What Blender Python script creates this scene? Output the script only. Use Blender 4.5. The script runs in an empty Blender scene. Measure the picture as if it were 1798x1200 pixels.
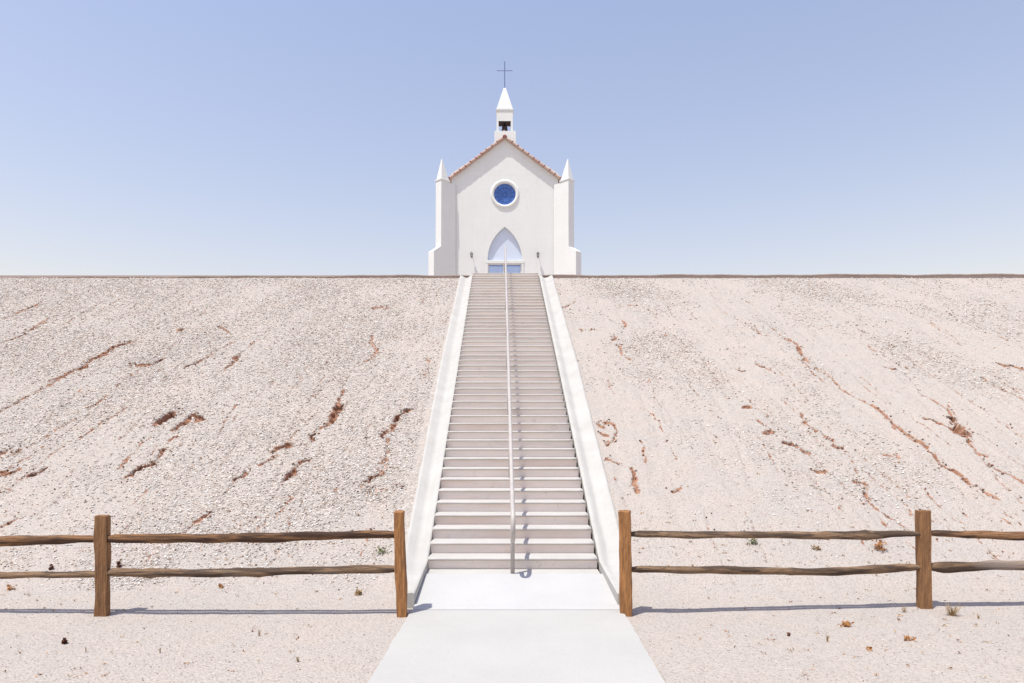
import bpy, bmesh, math, random
import numpy as np
from mathutils import Vector, Matrix
R = math.radians
random.seed(7); rng = np.random.default_rng(11)
scene = bpy.context.scene
C = scene.collection

# ------------------------------------------------------------------ camera
F = 1199.0; VX = 879.0; HY = 760.0; HC = 1.75
cd = bpy.data.cameras.new('camera'); cam = bpy.data.objects.new('camera', cd); C.objects.link(cam)
cam.location = (0, 0, HC); cam.rotation_euler = (R(90), 0, 0)
cd.sensor_width = 36; cd.lens = 36 * F / 1798
cd.shift_x = 20 / 1798; cd.shift_y = 160 / 1798
cd.clip_start = .05; cd.clip_end = 6000
scene.camera = cam
scene.render.resolution_x = 1024; scene.render.resolution_y = 683

# ------------------------------------------------------------------ sky, sun, exposure
L = Vector((.26, .235, -1)).normalized()
EL = math.asin(-L.z); AZ = math.atan2(-L.x, -L.y)
w = bpy.data.worlds.new('World'); scene.world = w; w.use_nodes = True
nt = w.node_tree; bg = nt.nodes['Background']
sky = nt.nodes.new('ShaderNodeTexSky'); sky.sky_type = 'NISHITA'; sky.sun_disc = False
sky.sun_elevation = EL; sky.sun_rotation = AZ
sky.altitude = 0; sky.air_density = 2.0; sky.dust_density = 1.0; sky.ozone_density = 3.0
wb = nt.nodes.new('ShaderNodeMix'); wb.data_type = 'RGBA'; wb.blend_type = 'MULTIPLY'   # warm white balance of the sky light
wb.inputs[0].default_value = 1; wb.inputs[7].default_value = (1.07, .85, .87, 1)
nt.links.new(sky.outputs[0], wb.inputs[6]); nt.links.new(wb.outputs[2], bg.inputs['Color'])
bg.inputs['Strength'].default_value = .15
sd = bpy.data.lights.new('sun', 'SUN'); sun = bpy.data.objects.new('sun', sd); C.objects.link(sun)
sd.energy = 4.0; sd.angle = R(.55); sd.color = (1, .975, .885)
sun.rotation_euler = L.to_track_quat('-Z', 'Y').to_euler(); sun.location = (0, 0, 40)
scene.view_settings.view_transform = 'Standard'; scene.view_settings.look = 'None'
scene.view_settings.exposure = .35; scene.view_settings.gamma = 1

# ------------------------------------------------------------------ helpers
def tag(o, label=None, cat=None, group=None, kind=None):
    if label: o['label'] = label
    if cat: o['category'] = cat
    if group: o['group'] = group
    if kind: o['kind'] = kind
    return o
def empty(name, loc, label, cat, group=None):
    o = bpy.data.objects.new(name, None); C.objects.link(o); o.location = loc
    o.empty_display_size = .2
    return tag(o, label, cat, group)
def obj(name, bm, mats, parent=None, smooth=False, auto=None):
    me = bpy.data.meshes.new(name)
    bmesh.ops.recalc_face_normals(bm, faces=bm.faces)
    bm.to_mesh(me); bm.free()
    for m in (mats if isinstance(mats, (list, tuple)) else [mats]): me.materials.append(m)
    if smooth: me.polygons.foreach_set('use_smooth', [True] * len(me.polygons))
    o = bpy.data.objects.new(name, me); C.objects.link(o)
    if parent is not None:
        o.parent = parent
        me.transform(Matrix.Translation(-world_loc(parent)))
    return o
def world_loc(o):
    v = Vector(o.location)
    while o.parent is not None:
        o = o.parent; v += Vector(o.location)
    return v
def box(bm, x0, x1, y0, y1, z0, z1, mi=0, bev=0):
    vs = [bm.verts.new(p) for p in ((x0,y0,z0),(x1,y0,z0),(x1,y1,z0),(x0,y1,z0),(x0,y0,z1),(x1,y0,z1),(x1,y1,z1),(x0,y1,z1))]
    fs = [bm.faces.new([vs[i] for i in q]) for q in ((3,2,1,0),(4,5,6,7),(0,1,5,4),(1,2,6,5),(2,3,7,6),(3,0,4,7))]
    for f in fs: f.material_index = mi
    if bev:
        es = list({e for f in fs for e in f.edges})
        bmesh.ops.bevel(bm, geom=es, offset=bev, segments=2, affect='EDGES', profile=.6)
    return vs
def prism(bm, pts, axis, a, b, mi=0):
    """closed polygon pts (2d) extruded along axis from a to b. axis 'x': pts=(y,z); 'y': pts=(x,z); 'z': pts=(x,y)"""
    def P(p, t):
        return {'x': (t, p[0], p[1]), 'y': (p[0], t, p[1]), 'z': (p[0], p[1], t)}[axis]
    A = [bm.verts.new(P(p, a)) for p in pts]; B = [bm.verts.new(P(p, b)) for p in pts]
    n = len(pts); fs = [bm.faces.new(A), bm.faces.new(B[::-1])]
    for i in range(n): fs.append(bm.faces.new((A[i], A[(i+1) % n], B[(i+1) % n], B[i])))
    for f in fs: f.material_index = mi
    return fs
def tube(bm, pts, r, n=10, closed=False):
    pts = [Vector(p) for p in pts]; rings = []
    for i, p in enumerate(pts):
        a = pts[max(i-1, 0)]; b = pts[min(i+1, len(pts)-1)]
        t = (b - a).normalized(); ref = Vector((1, 0, 0)) if abs(t.x) < .9 else Vector((0, 0, 1))
        u = t.cross(ref).normalized(); v = t.cross(u).normalized()
        rr = r[i] if isinstance(r, (list, tuple)) else r
        rings.append([bm.verts.new(p + (u * math.cos(2*math.pi*k/n) + v * math.sin(2*math.pi*k/n)) * rr) for k in range(n)])
    for A, B in zip(rings, rings[1:]):
        for k in range(n): bm.faces.new((A[k], A[(k+1) % n], B[(k+1) % n], B[k]))
    bm.faces.new(rings[0][::-1]); bm.faces.new(rings[-1])
def lathe(bm, prof, cx, cy, n=20):
    rings = [[bm.verts.new((cx + r*math.cos(2*math.pi*k/n), cy + r*math.sin(2*math.pi*k/n), z)) for k in range(n)] for r, z in prof]
    for A, B in zip(rings, rings[1:]):
        for k in range(n): bm.faces.new((A[k], A[(k+1) % n], B[(k+1) % n], B[k]))
    bm.faces.new(rings[0][::-1]); bm.faces.new(rings[-1])

# value noise in numpy
_tab = np.random.default_rng(3).random((512, 512)) * 2 - 1
def vnoise(x, y):
    xi = np.floor(x).astype(int); yi = np.floor(y).astype(int); fx = x - xi; fy = y - yi
    fx = fx*fx*(3-2*fx); fy = fy*fy*(3-2*fy); g = lambda a, b: _tab[a % 512, b % 512]
    return (g(xi,yi)*(1-fx)+g(xi+1,yi)*fx)*(1-fy)+(g(xi,yi+1)*(1-fx)+g(xi+1,yi+1)*fx)*fy
def fbm(x, y, o=4):
    s = 0; a = 1; t = 0
    for i in range(o):
        s = s + a*vnoise(x*2**i+17.3*i, y*2**i+5.1*i); t += a; a *= .5
    return s/t
def smooth(a, b, x):
    t = np.clip((x-a)/(b-a), 0, 1); return t*t*(3-2*t)

# ------------------------------------------------------------------ materials
class M:
    def __init__(s, name, rough=.85, spec=.3):
        s.m = bpy.data.materials.new(name); s.m.use_nodes = True; s.nt = s.m.node_tree
        s.b = s.nt.nodes['Principled BSDF']; s.b.inputs['Roughness'].default_value = rough
        s.b.inputs['Specular IOR Level'].default_value = spec
        s.tc = s.nt.nodes.new('ShaderNodeTexCoord'); s.bump = None
    def map(s, scale=(1,1,1), rot=(0,0,0), src='Object'):
        n = s.nt.nodes.new('ShaderNodeMapping'); n.inputs['Scale'].default_value = scale; n.inputs['Rotation'].default_value = rot
        s.nt.links.new(s.tc.outputs[src], n.inputs[0]); return n.outputs[0]
    def noise(s, vec, scale, detail=5, rough=.6, dist=0):
        n = s.nt.nodes.new('ShaderNodeTexNoise'); n.inputs['Scale'].default_value = scale
        n.inputs['Detail'].default_value = detail; n.inputs['Roughness'].default_value = rough; n.inputs['Distortion'].default_value = dist
        s.nt.links.new(vec, n.inputs['Vector']); return n.outputs['Fac']
    def voro(s, vec, scale, feat='F1', out='Distance', rnd=1):
        n = s.nt.nodes.new('ShaderNodeTexVoronoi'); n.feature = feat; n.inputs['Scale'].default_value = scale
        n.inputs['Randomness'].default_value = rnd
        s.nt.links.new(vec, n.inputs['Vector']); return n.outputs[out]
    def ramp(s, fac, stops, interp='LINEAR'):
        n = s.nt.nodes.new('ShaderNodeValToRGB'); n.color_ramp.interpolation = interp; e = n.color_ramp.elements
        while len(e) < len(stops): e.new(.5)
        for i, (p, c) in enumerate(stops):
            e[i].position = p; c = (c, c, c) if isinstance(c, (int, float)) else c; e[i].color = (*c, 1)
        s.nt.links.new(fac, n.inputs[0]); return n.outputs[0]
    def mix(s, fac, a, b, mode='MIX'):
        n = s.nt.nodes.new('ShaderNodeMix'); n.data_type = 'RGBA'; n.blend_type = mode
        for i, v in ((0, fac), (6, a), (7, b)):
            if isinstance(v, (int, float)): n.inputs[i].default_value = v if i == 0 else (v, v, v, 1)
            elif isinstance(v, tuple): n.inputs[i].default_value = (*v, 1)
            else: s.nt.links.new(v, n.inputs[i])
        return n.outputs[2]
    def math(s, op, a, b=0):
        n = s.nt.nodes.new('ShaderNodeMath'); n.operation = op; n.use_clamp = True
        for i, v in ((0, a), (1, b)):
            if isinstance(v, (int, float)): n.inputs[i].default_value = v
            else: s.nt.links.new(v, n.inputs[i])
        return n.outputs[0]
    def attr(s, name, out='Fac'):
        n = s.nt.nodes.new('ShaderNodeAttribute'); n.attribute_name = name; return n.outputs[out]
    def color(s, c):
        if isinstance(c, tuple): s.b.inputs['Base Color'].default_value = (*c, 1)
        else: s.nt.links.new(c, s.b.inputs['Base Color'])
    def addbump(s, h, dist, strength=1):
        n = s.nt.nodes.new('ShaderNodeBump'); n.inputs['Distance'].default_value = dist; n.inputs['Strength'].default_value = strength
        s.nt.links.new(h, n.inputs['Height'])
        if s.bump: s.nt.links.new(s.bump, n.inputs['Normal'])
        s.bump = n.outputs[0]; s.nt.links.new(s.bump, s.b.inputs['Normal'])

def mk_ground():
    g = M('sandy_gravel', .95, .15); v = g.map()
    big = g.noise(v, .35, 4, .55); mid = g.noise(v, 2.2, 5, .6); fine = g.noise(v, 70, 3, .7)
    c = g.mix(g.ramp(big, [(.35, 0), (.68, 1)]), (.425, .378, .34), (.40, .362, .332))
    c = g.mix(g.ramp(mid, [(.4, 0), (.7, .55)]), c, (.44, .375, .325))
    grav = g.attr('gravel')
    # fine grit: per-cell tones, stronger where the slope is gravelly
    cell = g.voro(v, 38, 'F1', 'Color')
    sep = g.nt.nodes.new('ShaderNodeSeparateColor'); g.nt.links.new(cell, sep.inputs[0])
    tone = g.ramp(sep.outputs[0], [(.0, .62), (.2, .88), (.6, 1.02), (.88, 1.1), (1, 1.5)])
    c = g.mix(g.math('MULTIPLY', grav, .85), c, g.mix(1, c, tone, 'MULTIPLY'))
    cell2 = g.voro(v, 90, 'F1', 'Color')
    sep2 = g.nt.nodes.new('ShaderNodeSeparateColor'); g.nt.links.new(cell2, sep2.inputs[0])
    tone2 = g.ramp(sep2.outputs[0], [(.0, .45), (.1, .84), (.5, 1.0), (1, 1.14)])
    c = g.mix(.75, c, g.mix(1, c, tone2, 'MULTIPLY'))
    c = g.mix(.25, c, g.mix(1, c, g.ramp(fine, [(.3, .7), (.7, 1.15)]), 'MULTIPLY'))
    soil = g.attr('soil'); sn = g.noise(v, 24, 4, .75)
    soil = g.ramp(g.mix(.5, soil, sn), [(.52, 0), (.66, .95)])
    sc = g.mix(g.ramp(g.noise(v, 9, 4), [(.35, 0), (.65, 1)]), (.20, .088, .052), (.39, .215, .14))
    c = g.mix(soil, c, sc)
    g.color(c)
    g.addbump(g.voro(v, 38), .012, .6); g.addbump(g.noise(v, 26, 5, .7), .02, .7)
    return g.m
def mk_stone():
    g = M('gravel_stone', .8, .3)
    n = g.nt.nodes.new('ShaderNodeAttribute'); n.attribute_name = 'tint'
    g.color(n.outputs['Color']); return g.m
def mk_conc(name, c0, c1, stain=(.40, .36, .33), st=.2, sc=1.5):
    g = M(name, .8, .25); v = g.map()
    a = g.noise(v, sc, 6, .6); b = g.noise(v, 40, 4, .7)
    c = g.mix(g.ramp(a, [(.35, 0), (.68, 1)]), c0, c1)
    s = g.noise(v, sc*2.7, 7, .7, .6)
    c = g.mix(g.ramp(s, [(.56, 0), (.75, st)]), c, stain)
    c = g.mix(.35, c, g.mix(1, c, g.ramp(b, [(.3, .85), (.7, 1.06)]), 'MULTIPLY'))
    g.color(c); g.addbump(b, .004, .5); g.addbump(a, .01, .4)
    return g.m
def mk_riser():
    g = M('stained_riser', .85, .2); v = g.map()
    a = g.noise(g.map((.6, 1, 5)), 2.2, 6, .65, .4); b = g.noise(v, 30, 4, .7)
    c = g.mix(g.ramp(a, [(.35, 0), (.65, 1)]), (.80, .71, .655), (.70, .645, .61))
    oi = g.nt.nodes.new('ShaderNodeObjectInfo')
    c = g.mix(.6, c, g.mix(1, c, g.ramp(oi.outputs['Random'], [(0, .88), (1, 1.06)]), 'MULTIPLY'))
    r = g.noise(g.map((.35, 1, 1.2)), 1.9, 3, .5)
    c = g.mix(g.ramp(r, [(.56, 0), (.72, .45)]), c, (.62, .47, .39))
    d = g.noise(v, 6, 8, .75, 1)
    c = g.mix(g.ramp(d, [(.58, 0), (.7, .5)]), c, (.42, .36, .33))
    g.color(c); g.addbump(b, .004, .6)
    return g.m
def mk_plaster():
    g = M('white_plaster', .75, .25); v = g.map()
    a = g.noise(v, .9, 6, .6); c = g.mix(g.ramp(a, [(.3, 0), (.7, 1)]), (.705, .72, .70), (.665, .68, .662))
    s = g.noise(g.map((3, 3, .35)), 2, 6, .65); c = g.mix(g.ramp(s, [(.54, 0), (.8, .3)]), c, (.56, .52, .48))
    br = g.nt.nodes.new('ShaderNodeTexBrick'); mp = g.map((1, 1, 1), (R(90), 0, 0)); g.nt.links.new(mp, br.inputs['Vector'])
    br.inputs['Scale'].default_value = 1; br.inputs['Brick Width'].default_value = .4; br.inputs['Row Height'].default_value = .2
    br.inputs['Mortar Size'].default_value = .008; br.inputs['Mortar Smooth'].default_value = .6
    g.color(c); g.addbump(br.outputs['Fac'], -.004, .5); g.addbump(g.noise(v, 25, 4, .6), .003, .5)
    return g.m
def mk_wood(name, axis, c0, c1, dark, ds, grey=None):
    g = M(name, .8, .2); sc = {'x': (.9, 14, 14), 'z': (14, 14, .9)}[axis]
    v = g.map(sc); a = g.noise(v, 1.5, 6, .65, .7); b = g.noise(v, 6, 5, .7, .4)
    c = g.mix(g.ramp(a, [(.3, 0), (.7, 1)]), c0, c1)
    c = g.mix(g.ramp(b, [(.46, 0), (.66, .9)]), c, dark)
    big = g.noise(g.map({'x': (.8, 9, 9), 'z': (9, 9, .8)}[axis]), 1.6, 3, .5, .5)
    c = g.mix(g.ramp(big, [(.47, 0), (.56, ds)]), c, dark)
    if grey:
        gg = g.noise(g.map({'x': (.8, 5, 5), 'z': (5, 5, .8)}[axis]), 1.1, 4, .5, .3)
        c = g.mix(g.ramp(gg, [(.52, 0), (.66, .75)]), c, grey)
    g.color(c); g.addbump(a, .012, .8); g.addbump(b, .006, .9)
    return g.m
def mk_plain(name, c, rough=.6, spec=.4, metal=0, var=.12, sc=8):
    g = M(name, rough, spec); v = g.map(); g.b.inputs['Metallic'].default_value = metal
    n = g.noise(v, sc, 5, .6)
    g.color(g.mix(1, c, g.ramp(n, [(.3, 1-var), (.7, 1+var)]), 'MULTIPLY'))
    g.addbump(g.noise(v, sc*6, 3), .002, .4); return g.m
def mk_glass(name, c, rough=.12, vary=.15):
    g = M(name, rough, .5); v = g.map(); n = g.noise(v, 5, 3)
    g.color(g.mix(1, c, g.ramp(n, [(.3, 1-vary), (.7, 1+vary)]), 'MULTIPLY')); return g.m
def mk_tile():
    g = M('clay_tile', .85, .2); v = g.map(); n = g.noise(v, 3.2, 3, .5); n2 = g.noise(v, 25, 4)
    c = g.ramp(n, [(.3, (.44, .27, .22)), (.5, (.52, .38, .32)), (.7, (.55, .46, .40))])
    c = g.mix(.4, c, g.mix(1, c, g.ramp(n2, [(.3, .7), (.7, 1.15)]), 'MULTIPLY')); g.color(c); g.addbump(n2, .004); return g.m

GROUND = mk_ground(); STONE = mk_stone()
PATH = mk_conc('path_concrete', (.43, .42, .395), (.395, .386, .367), (.33, .31, .29), .22, .8)
PAD = mk_conc('pad_concrete', (.46, .452, .44), (.43, .423, .412), (.36, .34, .32), .22, 1.2)
CHAN = mk_conc('channel_concrete', (.455, .442, .415), (.405, .39, .362), (.44, .40, .37), .35, 2.2)
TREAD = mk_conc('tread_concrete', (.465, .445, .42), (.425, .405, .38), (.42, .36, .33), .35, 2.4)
RISER = mk_riser()
EDGE = mk_conc('slab_edge', (.37, .30, .265), (.46, .38, .34), (.2, .16, .14), .3, 1.2)  # brown tone paints in the shadow line along the slab edge
PLASTER = mk_plaster(); TILE = mk_tile()
RAILPAINT = mk_plain('rail_paint', (.42, .385, .36), .5, .4, 0, .1, 5)
POSTWOOD = mk_wood('post_wood', 'z', (.42, .205, .08), (.32, .15, .058), (.14, .068, .034), .35)
POSTWOOD2 = mk_wood('post_wood_brown', 'z', (.33, .175, .08), (.25, .13, .062), (.12, .065, .036), .4)
RAILWOOD = mk_wood('rail_wood', 'x', (.29, .15, .07), (.19, .105, .056), (.04, .025, .02), .85)
RAILWOOD2 = mk_wood('rail_wood_grey', 'x', (.27, .17, .10), (.185, .12, .074), (.045, .032, .026), .8, (.30, .245, .21))
BLUEGLASS = mk_glass('rose_glass', (.06, .15, .47)); BLUELEAD = mk_plain('rose_lead', (.042, .105, .32), .5)
PALEGLASS = mk_plain('pale_panel', (.56, .63, .75), .35, .4, 0, .04, 2)
DOORGLASS = mk_plain('door_pane', (.42, .56, .80), .2, .5, 0, .15, 3)  # light blue base colour paints in the sky reflected by the glass
SCALLOP = mk_plain('door_scallop', (.17, .26, .58), .5)
CROSSM = mk_plain('cross_metal', (.13, .17, .34), .45, .5, .2)
BELLM = mk_plain('bell_bronze', (.045, .03, .028), .5, .5, .5); CEILSHADE = mk_plain('ceiling_shade', (.03, .02, .018), .8)
BLACKM = mk_plain('lantern_metal', (.06, .058, .055), .5, .5, .4); LAMPGL = mk_glass('lantern_glass', (.5, .5, .47), .2)

# ------------------------------------------------------------------ geometry constants
Z0 = .134; D1 = 8.06; RI = .137; TR = .286; N = 49; S = RI/TR; ZS = .20; XC = .143
ZT = Z0 + N*RI; DT = D1 + (N-1)*TR          # landing height and edge of the top step
def halfw(y): return 1.0 + .045*max(0, min(1, (y-D1)/(DT-D1)))
def onslope(px, py):
    q = (HY-py)/F; d = (ZS - S*D1 - HC)/(q - S); return (px-VX)/F*d, d
def onground(px, py, z=0):
    d = F*(HC-z)/(py-HY); return (px-VX)/F*d, d
def spot(px, py):
    return onslope(px, py) if py < 1000 else onground(px, py)

# rills: (points in slope coordinates, half width m, depth m, soil)
RL = [ # traced erosion lines on the slope
 ([(0,605),(40,590),(62,575),(85,560)],7,.8,.9), ([(10,557),(35,546),(65,535)],6,.7,.8),([(55,515),(70,512)],4,.4,.6),
 ([(0,722),(35,701),(60,688),(100,668)],5,.6,.6), ([(95,665),(140,647),(160,632),(185,620),(205,608),(228,600)],8,1.2,1),
 ([(28,705),(40,697)],9,1.5,.8),([(138,648),(152,643)],11,2,.9),
 ([(226,640),(250,642),(268,640),(288,630)],6,1.0,1), ([(328,645),(345,637),(366,628)],7,1.3,.9), ([(366,627),(385,614),(410,600)],3,.4,.6),
 ([(395,650),(408,638),(415,626)],6,1.1,1),([(415,626),(432,612),(452,596)],3,.4,.7),
 ([(55,778),(95,755),(135,733)],4,.5,.7),([(145,765),(165,750),(180,740),(205,727),(228,713)],4,.5,.8),
 ([(162,712),(175,704),(185,697)],4,.6,1),([(205,680),(215,672),(238,655)],4,.5,.7),
 ([(210,818),(225,800),(245,780),(262,768)],4,.5,.7),([(0,800),(8,790),(20,782)],6,.9,.7),([(0,828),(15,830),(28,826)],7,1,.9),
 ([(50,833),(62,829),(75,823)],8,1.5,.9),([(22,795),(33,787)],5,.8,.9),
 ([(283,736),(299,727)],17,3.8,1),([(308,750),(322,742),(338,728),(352,735)],9,1.7,.9),
 ([(234,827),(248,821),(264,813)],16,4,1),([(276,800),(284,792)],8,2,.9),([(300,770),(313,765)],4,.7,1),
 ([(325,932),(345,916),(366,898)],5,.8,.8),([(0,925),(18,916),(30,908)],5,.7,.9),([(392,870),(402,855),(412,845)],4,.6,.6),([(412,843),(428,833)],8,1.3,.8),
 ([(603,686),(594,700),(592,712)],5,.9,1),([(592,712),(590,722),(584,734)],11,2.3,1),([(580,736),(570,746),(560,752)],5,.9,1),([(553,757),(546,766),(545,775)],7,1.6,1),
 ([(482,790),(492,787),(505,782)],9,1.7,1),([(510,768),(520,755)],4,.9,1),([(535,742),(552,728)],3,.5,.8),([(460,815),(475,805),(485,803)],4,.7,.9),
 ([(507,836),(510,828)],9,2.2,.9),([(515,822),(528,812),(544,806)],5,.9,1),
 ([(718,722),(706,728),(698,735)],9,2.0,1),([(694,748),(688,755)],7,1.2,1),([(675,760),(671,768)],6,1.2,1),([(684,770),(680,790),(674,820),(664,832)],9,.4,.55),
 ([(668,832),(655,836),(642,842)],7,1.5,1),([(672,826),(672,832)],5,1.2,.9),([(636,850),(650,860),(690,855),(672,875)],14,.3,.42),
 ([(650,588),(652,600),(662,612),(655,625),(640,634)],6,.5,.6),([(750,628),(752,645),(745,660)],10,.4,.35),([(602,660),(604,680)],8,.3,.4),
 ([(500,885),(512,874)],5,.7,.8),([(485,905),(498,893)],4,.5,.8),([(314,580),(330,577)],5,.8,1),([(384,572),(392,578),(400,583)],4,.6,.9),([(655,541),(665,539),(680,540)],4,.6,.9),([(740,533),(746,524)],4,.5,.8),
 ([(232,552),(250,548),(262,541)],3,.4,.6),([(95,595),(110,588)],3,.4,.6),([(270,655),(283,650)],3,.4,.7),
 # right side
 ([(1330,560),(1352,572),(1385,598)],3,.4,.6),([(1385,595),(1398,602),(1415,632)],5,.9,.9),([(1432,645),(1455,655),(1478,680)],4,.6,.6),
 ([(1478,680),(1500,695),(1522,706),(1545,720)],4,.7,.7),([(1535,712),(1548,720)],7,1.1,1),([(1545,720),(1558,732),(1575,750),(1600,768)],5,1,.9),
 ([(1598,766),(1622,782),(1640,798)],7,1,.85),([(1640,798),(1652,815),(1675,826),(1703,853)],6,1.1,1),
 ([(1372,697),(1395,718),(1410,735)],3,.4,.6),([(1406,725),(1414,742),(1432,755)],7,.9,.7),([(1445,762),(1460,772)],4,.7,1),([(1468,782),(1482,788)],9,1.1,.7),([(1490,800),(1500,812),(1515,845)],3,.5,.6),
 ([(1500,847),(1518,851)],6,.9,1),([(1522,870),(1528,876)],8,1.4,.7),([(1525,880),(1545,897),(1575,915),(1595,928)],4,.6,.7),
 ([(1622,733),(1642,741),(1668,752),(1690,764)],8,1.3,.8),([(1674,738),(1682,746),(1690,756)],13,4.4,1),([(1700,770),(1718,795),(1730,800)],6,1,.7),([(1736,818),(1760,826),(1795,845)],6,.8,.7),([(1755,826),(1765,828)],8,1.3,1),
 ([(1620,692),(1650,708),(1665,718),(1676,733)],4,.6,.6),([(1728,662),(1745,675),(1770,686),(1798,702)],4,.8,.7),([(1762,642),(1780,644),(1798,651)],6,1,.9),
 ([(1382,777),(1400,781),(1418,795)],9,1.1,.8),([(1308,715),(1318,714)],6,1,1),([(1345,760),(1358,757)],5,.8,1),([(1330,738),(1345,748)],4,.5,.8),
 ([(1434,826),(1447,827)],6,.8,1),([(1555,800),(1575,800),(1582,806)],9,.5,.5),([(1590,860),(1600,872),(1632,893)],3,.4,.5),([(1730,865),(1755,880)],6,.8,.7),
 ([(1050,745),(1060,750)],5,1,.8),([(1062,743),(1080,745),(1083,758),(1076,772),(1068,778)],4,.9,.9),([(1056,760),(1068,764)],4,.7,.8),([(1066,806),(1085,812)],5,.7,.9),([(1110,825),(1118,835),(1114,850),(1120,862)],7,.9,.8),
 ([(1078,596),(1080,592)],5,.9,1),([(1088,605),(1092,622)],4,.6,.8),([(1098,628),(1107,632)],4,.8,1),([(1020,577),(1022,578)],4,.8,.7),([(1040,577),(1048,579)],4,.5,.7),
 ([(1328,637),(1350,647)],5,.8,.9),([(1296,647),(1306,648)],4,.6,.6),([(1560,645),(1574,648)],4,.8,1),([(1590,640),(1598,652)],3,.6,.6),([(1235,643),(1300,700),(1370,745)],3,.3,.35),
 ([(0,640),(50,615),(120,575),(190,540)],3,.35,.35), ([(60,905),(150,840),(225,790),(330,710)],3,.35,.3), ([(330,600),(420,560),(470,535)],2.5,.3,.3),
 ([(228,600),(300,566),(350,545)],3,.35,.4), ([(410,845),(470,790),(545,700),(600,650)],3,.3,.3), ([(545,775),(520,815),(480,870),(440,920)],3,.4,.45), ([(640,842),(610,880),(580,920)],3,.35,.35),
 ([(1150,560),(1230,625),(1320,705),(1400,780),(1480,850),(1560,920)],3,.4,.4), ([(1260,540),(1330,580),(1385,600)],3,.4,.4), ([(1560,600),(1640,660),(1730,720),(1798,765)],3,.45,.5), ([(1480,560),(1560,610),(1620,692)],3,.35,.35),
 ([(1715,795),(1760,850),(1798,885)],4,.5,.5), ([(1703,853),(1750,890),(1798,925)],4,.5,.5), ([(1180,640),(1250,720),(1340,800),(1420,870)],2.5,.3,.3), ([(1640,540),(1720,580),(1798,615)],2.5,.3,.35),
 ([(990,540),(1010,530)],4,.5,.6),([(1105,534),(1120,535)],4,.5,.6),([(1185,862),(1198,855)],4,.6,.7),([(1160,586),(1172,588)],4,.5,.8),
]
# extra faint furrows
ru = random.Random(5)
for i in range(190):
    side = -1 if i % 2 else 1
    px = 879 + side*ru.uniform(190, 900); py = ru.uniform(510, 930)
    x, y = onslope(px, py); ln = ru.uniform(.3, 1.6)
    pts = []; xx = x
    for k in range(5):
        pts.append((xx, y - k*ln/4)); xx += ru.uniform(-.05, .05)
    RL.append((('w', pts), ru.uniform(1.4, 3.2), ru.uniform(.2, .7), ru.uniform(.2, .75)))

# ------------------------------------------------------------------ terrain
def base_height(X, Y):
    p = ZS + S*(Y-D1); k = .12
    z = k*np.logaddexp(0, p/k) - k*.02
    top = ZT - .075
    ridge = top - .05
    z = np.where(Y > DT - .35, ridge - .12*np.logaddexp(0, (ridge - z)/.12), z)
    z = np.minimum(z, ridge)
    fall = 1 - smooth(62, 80, Y); z = z*fall
    z = z*(1 - smooth(44, 62, np.abs(X)))
    return z
def relief(X, Y):
    sl = smooth(7.6, 9.5, Y)*(1-smooth(DT-1.0, DT-.1, Y))
    wx = X + .25*fbm(X*.5, Y*.4)
    fur = fbm(wx*1.9, Y*.33+7, 4)
    h = sl*(-.045*np.clip(np.abs(fur)*-1+.25, 0, 1)*2 + .04*fbm(X*.45, Y*.45, 3) + .012*fbm(X*5, Y*5, 3))
    fl = 1-smooth(7.6, 9, Y)
    h = h + fl*(.018*fbm(X*.8, Y*.8, 3) + .006*fbm(X*6, Y*6, 3) - .01)
    h = h + .008*fbm(X*14, Y*14, 2)*sl
    inner = smooth(1.6, 1.25, np.abs(X-XC)) if False else (1-smooth(1.25, 1.7, np.abs(X-XC)))
    return h*(1-.7*inner)
def grav_mask(X, Y):
    n = fbm(X*.55+3, Y*.4, 4); n2 = fbm(X*1.7, Y*.9+11, 3)
    left = smooth(XC+.2, XC-.4, X)if False else (X < XC).astype(float)
    g = .40 + .7*n + .4*n2 + .36*left
    g = g*smooth(6.9, 9.2, Y + .9*n2*1.5)
    # smoother, dustier band on the lower right
    g = g - (1-left)*.35*(1-smooth(9.5, 15, Y - .35*(X-3)))
    return np.clip(g, .04, 1)
xs = np.concatenate([np.linspace(-75,-20,40)[:-1], np.linspace(-20,-10,400)[:-1], np.linspace(-10,-1.5,430)[:-1], np.linspace(-1.5,1.8,130)[:-1], np.linspace(1.8,10,400)[:-1], np.linspace(10,19,350)[:-1], np.linspace(19,75,40)])
ys = np.concatenate([np.linspace(-12,4.2,20)[:-1], np.linspace(4.2,DT+.3,860)[:-1], np.linspace(DT+.3,90,60)])
X, Y = np.meshgrid(xs, ys)
Z = base_height(X, Y) + relief(X, Y)
soil = np.zeros_like(X); cut = np.zeros_like(X); halo = np.zeros_like(X)
wn1 = fbm(X*7, Y*7, 3); wn2 = fbm(X*7+50, Y*7+9, 3); wn3 = fbm(X*3+9, Y*3+70, 3); wn4 = fbm(X*11+29, Y*11+3, 3); wn5 = fbm(X*19+9, Y*19+31, 2)
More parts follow.
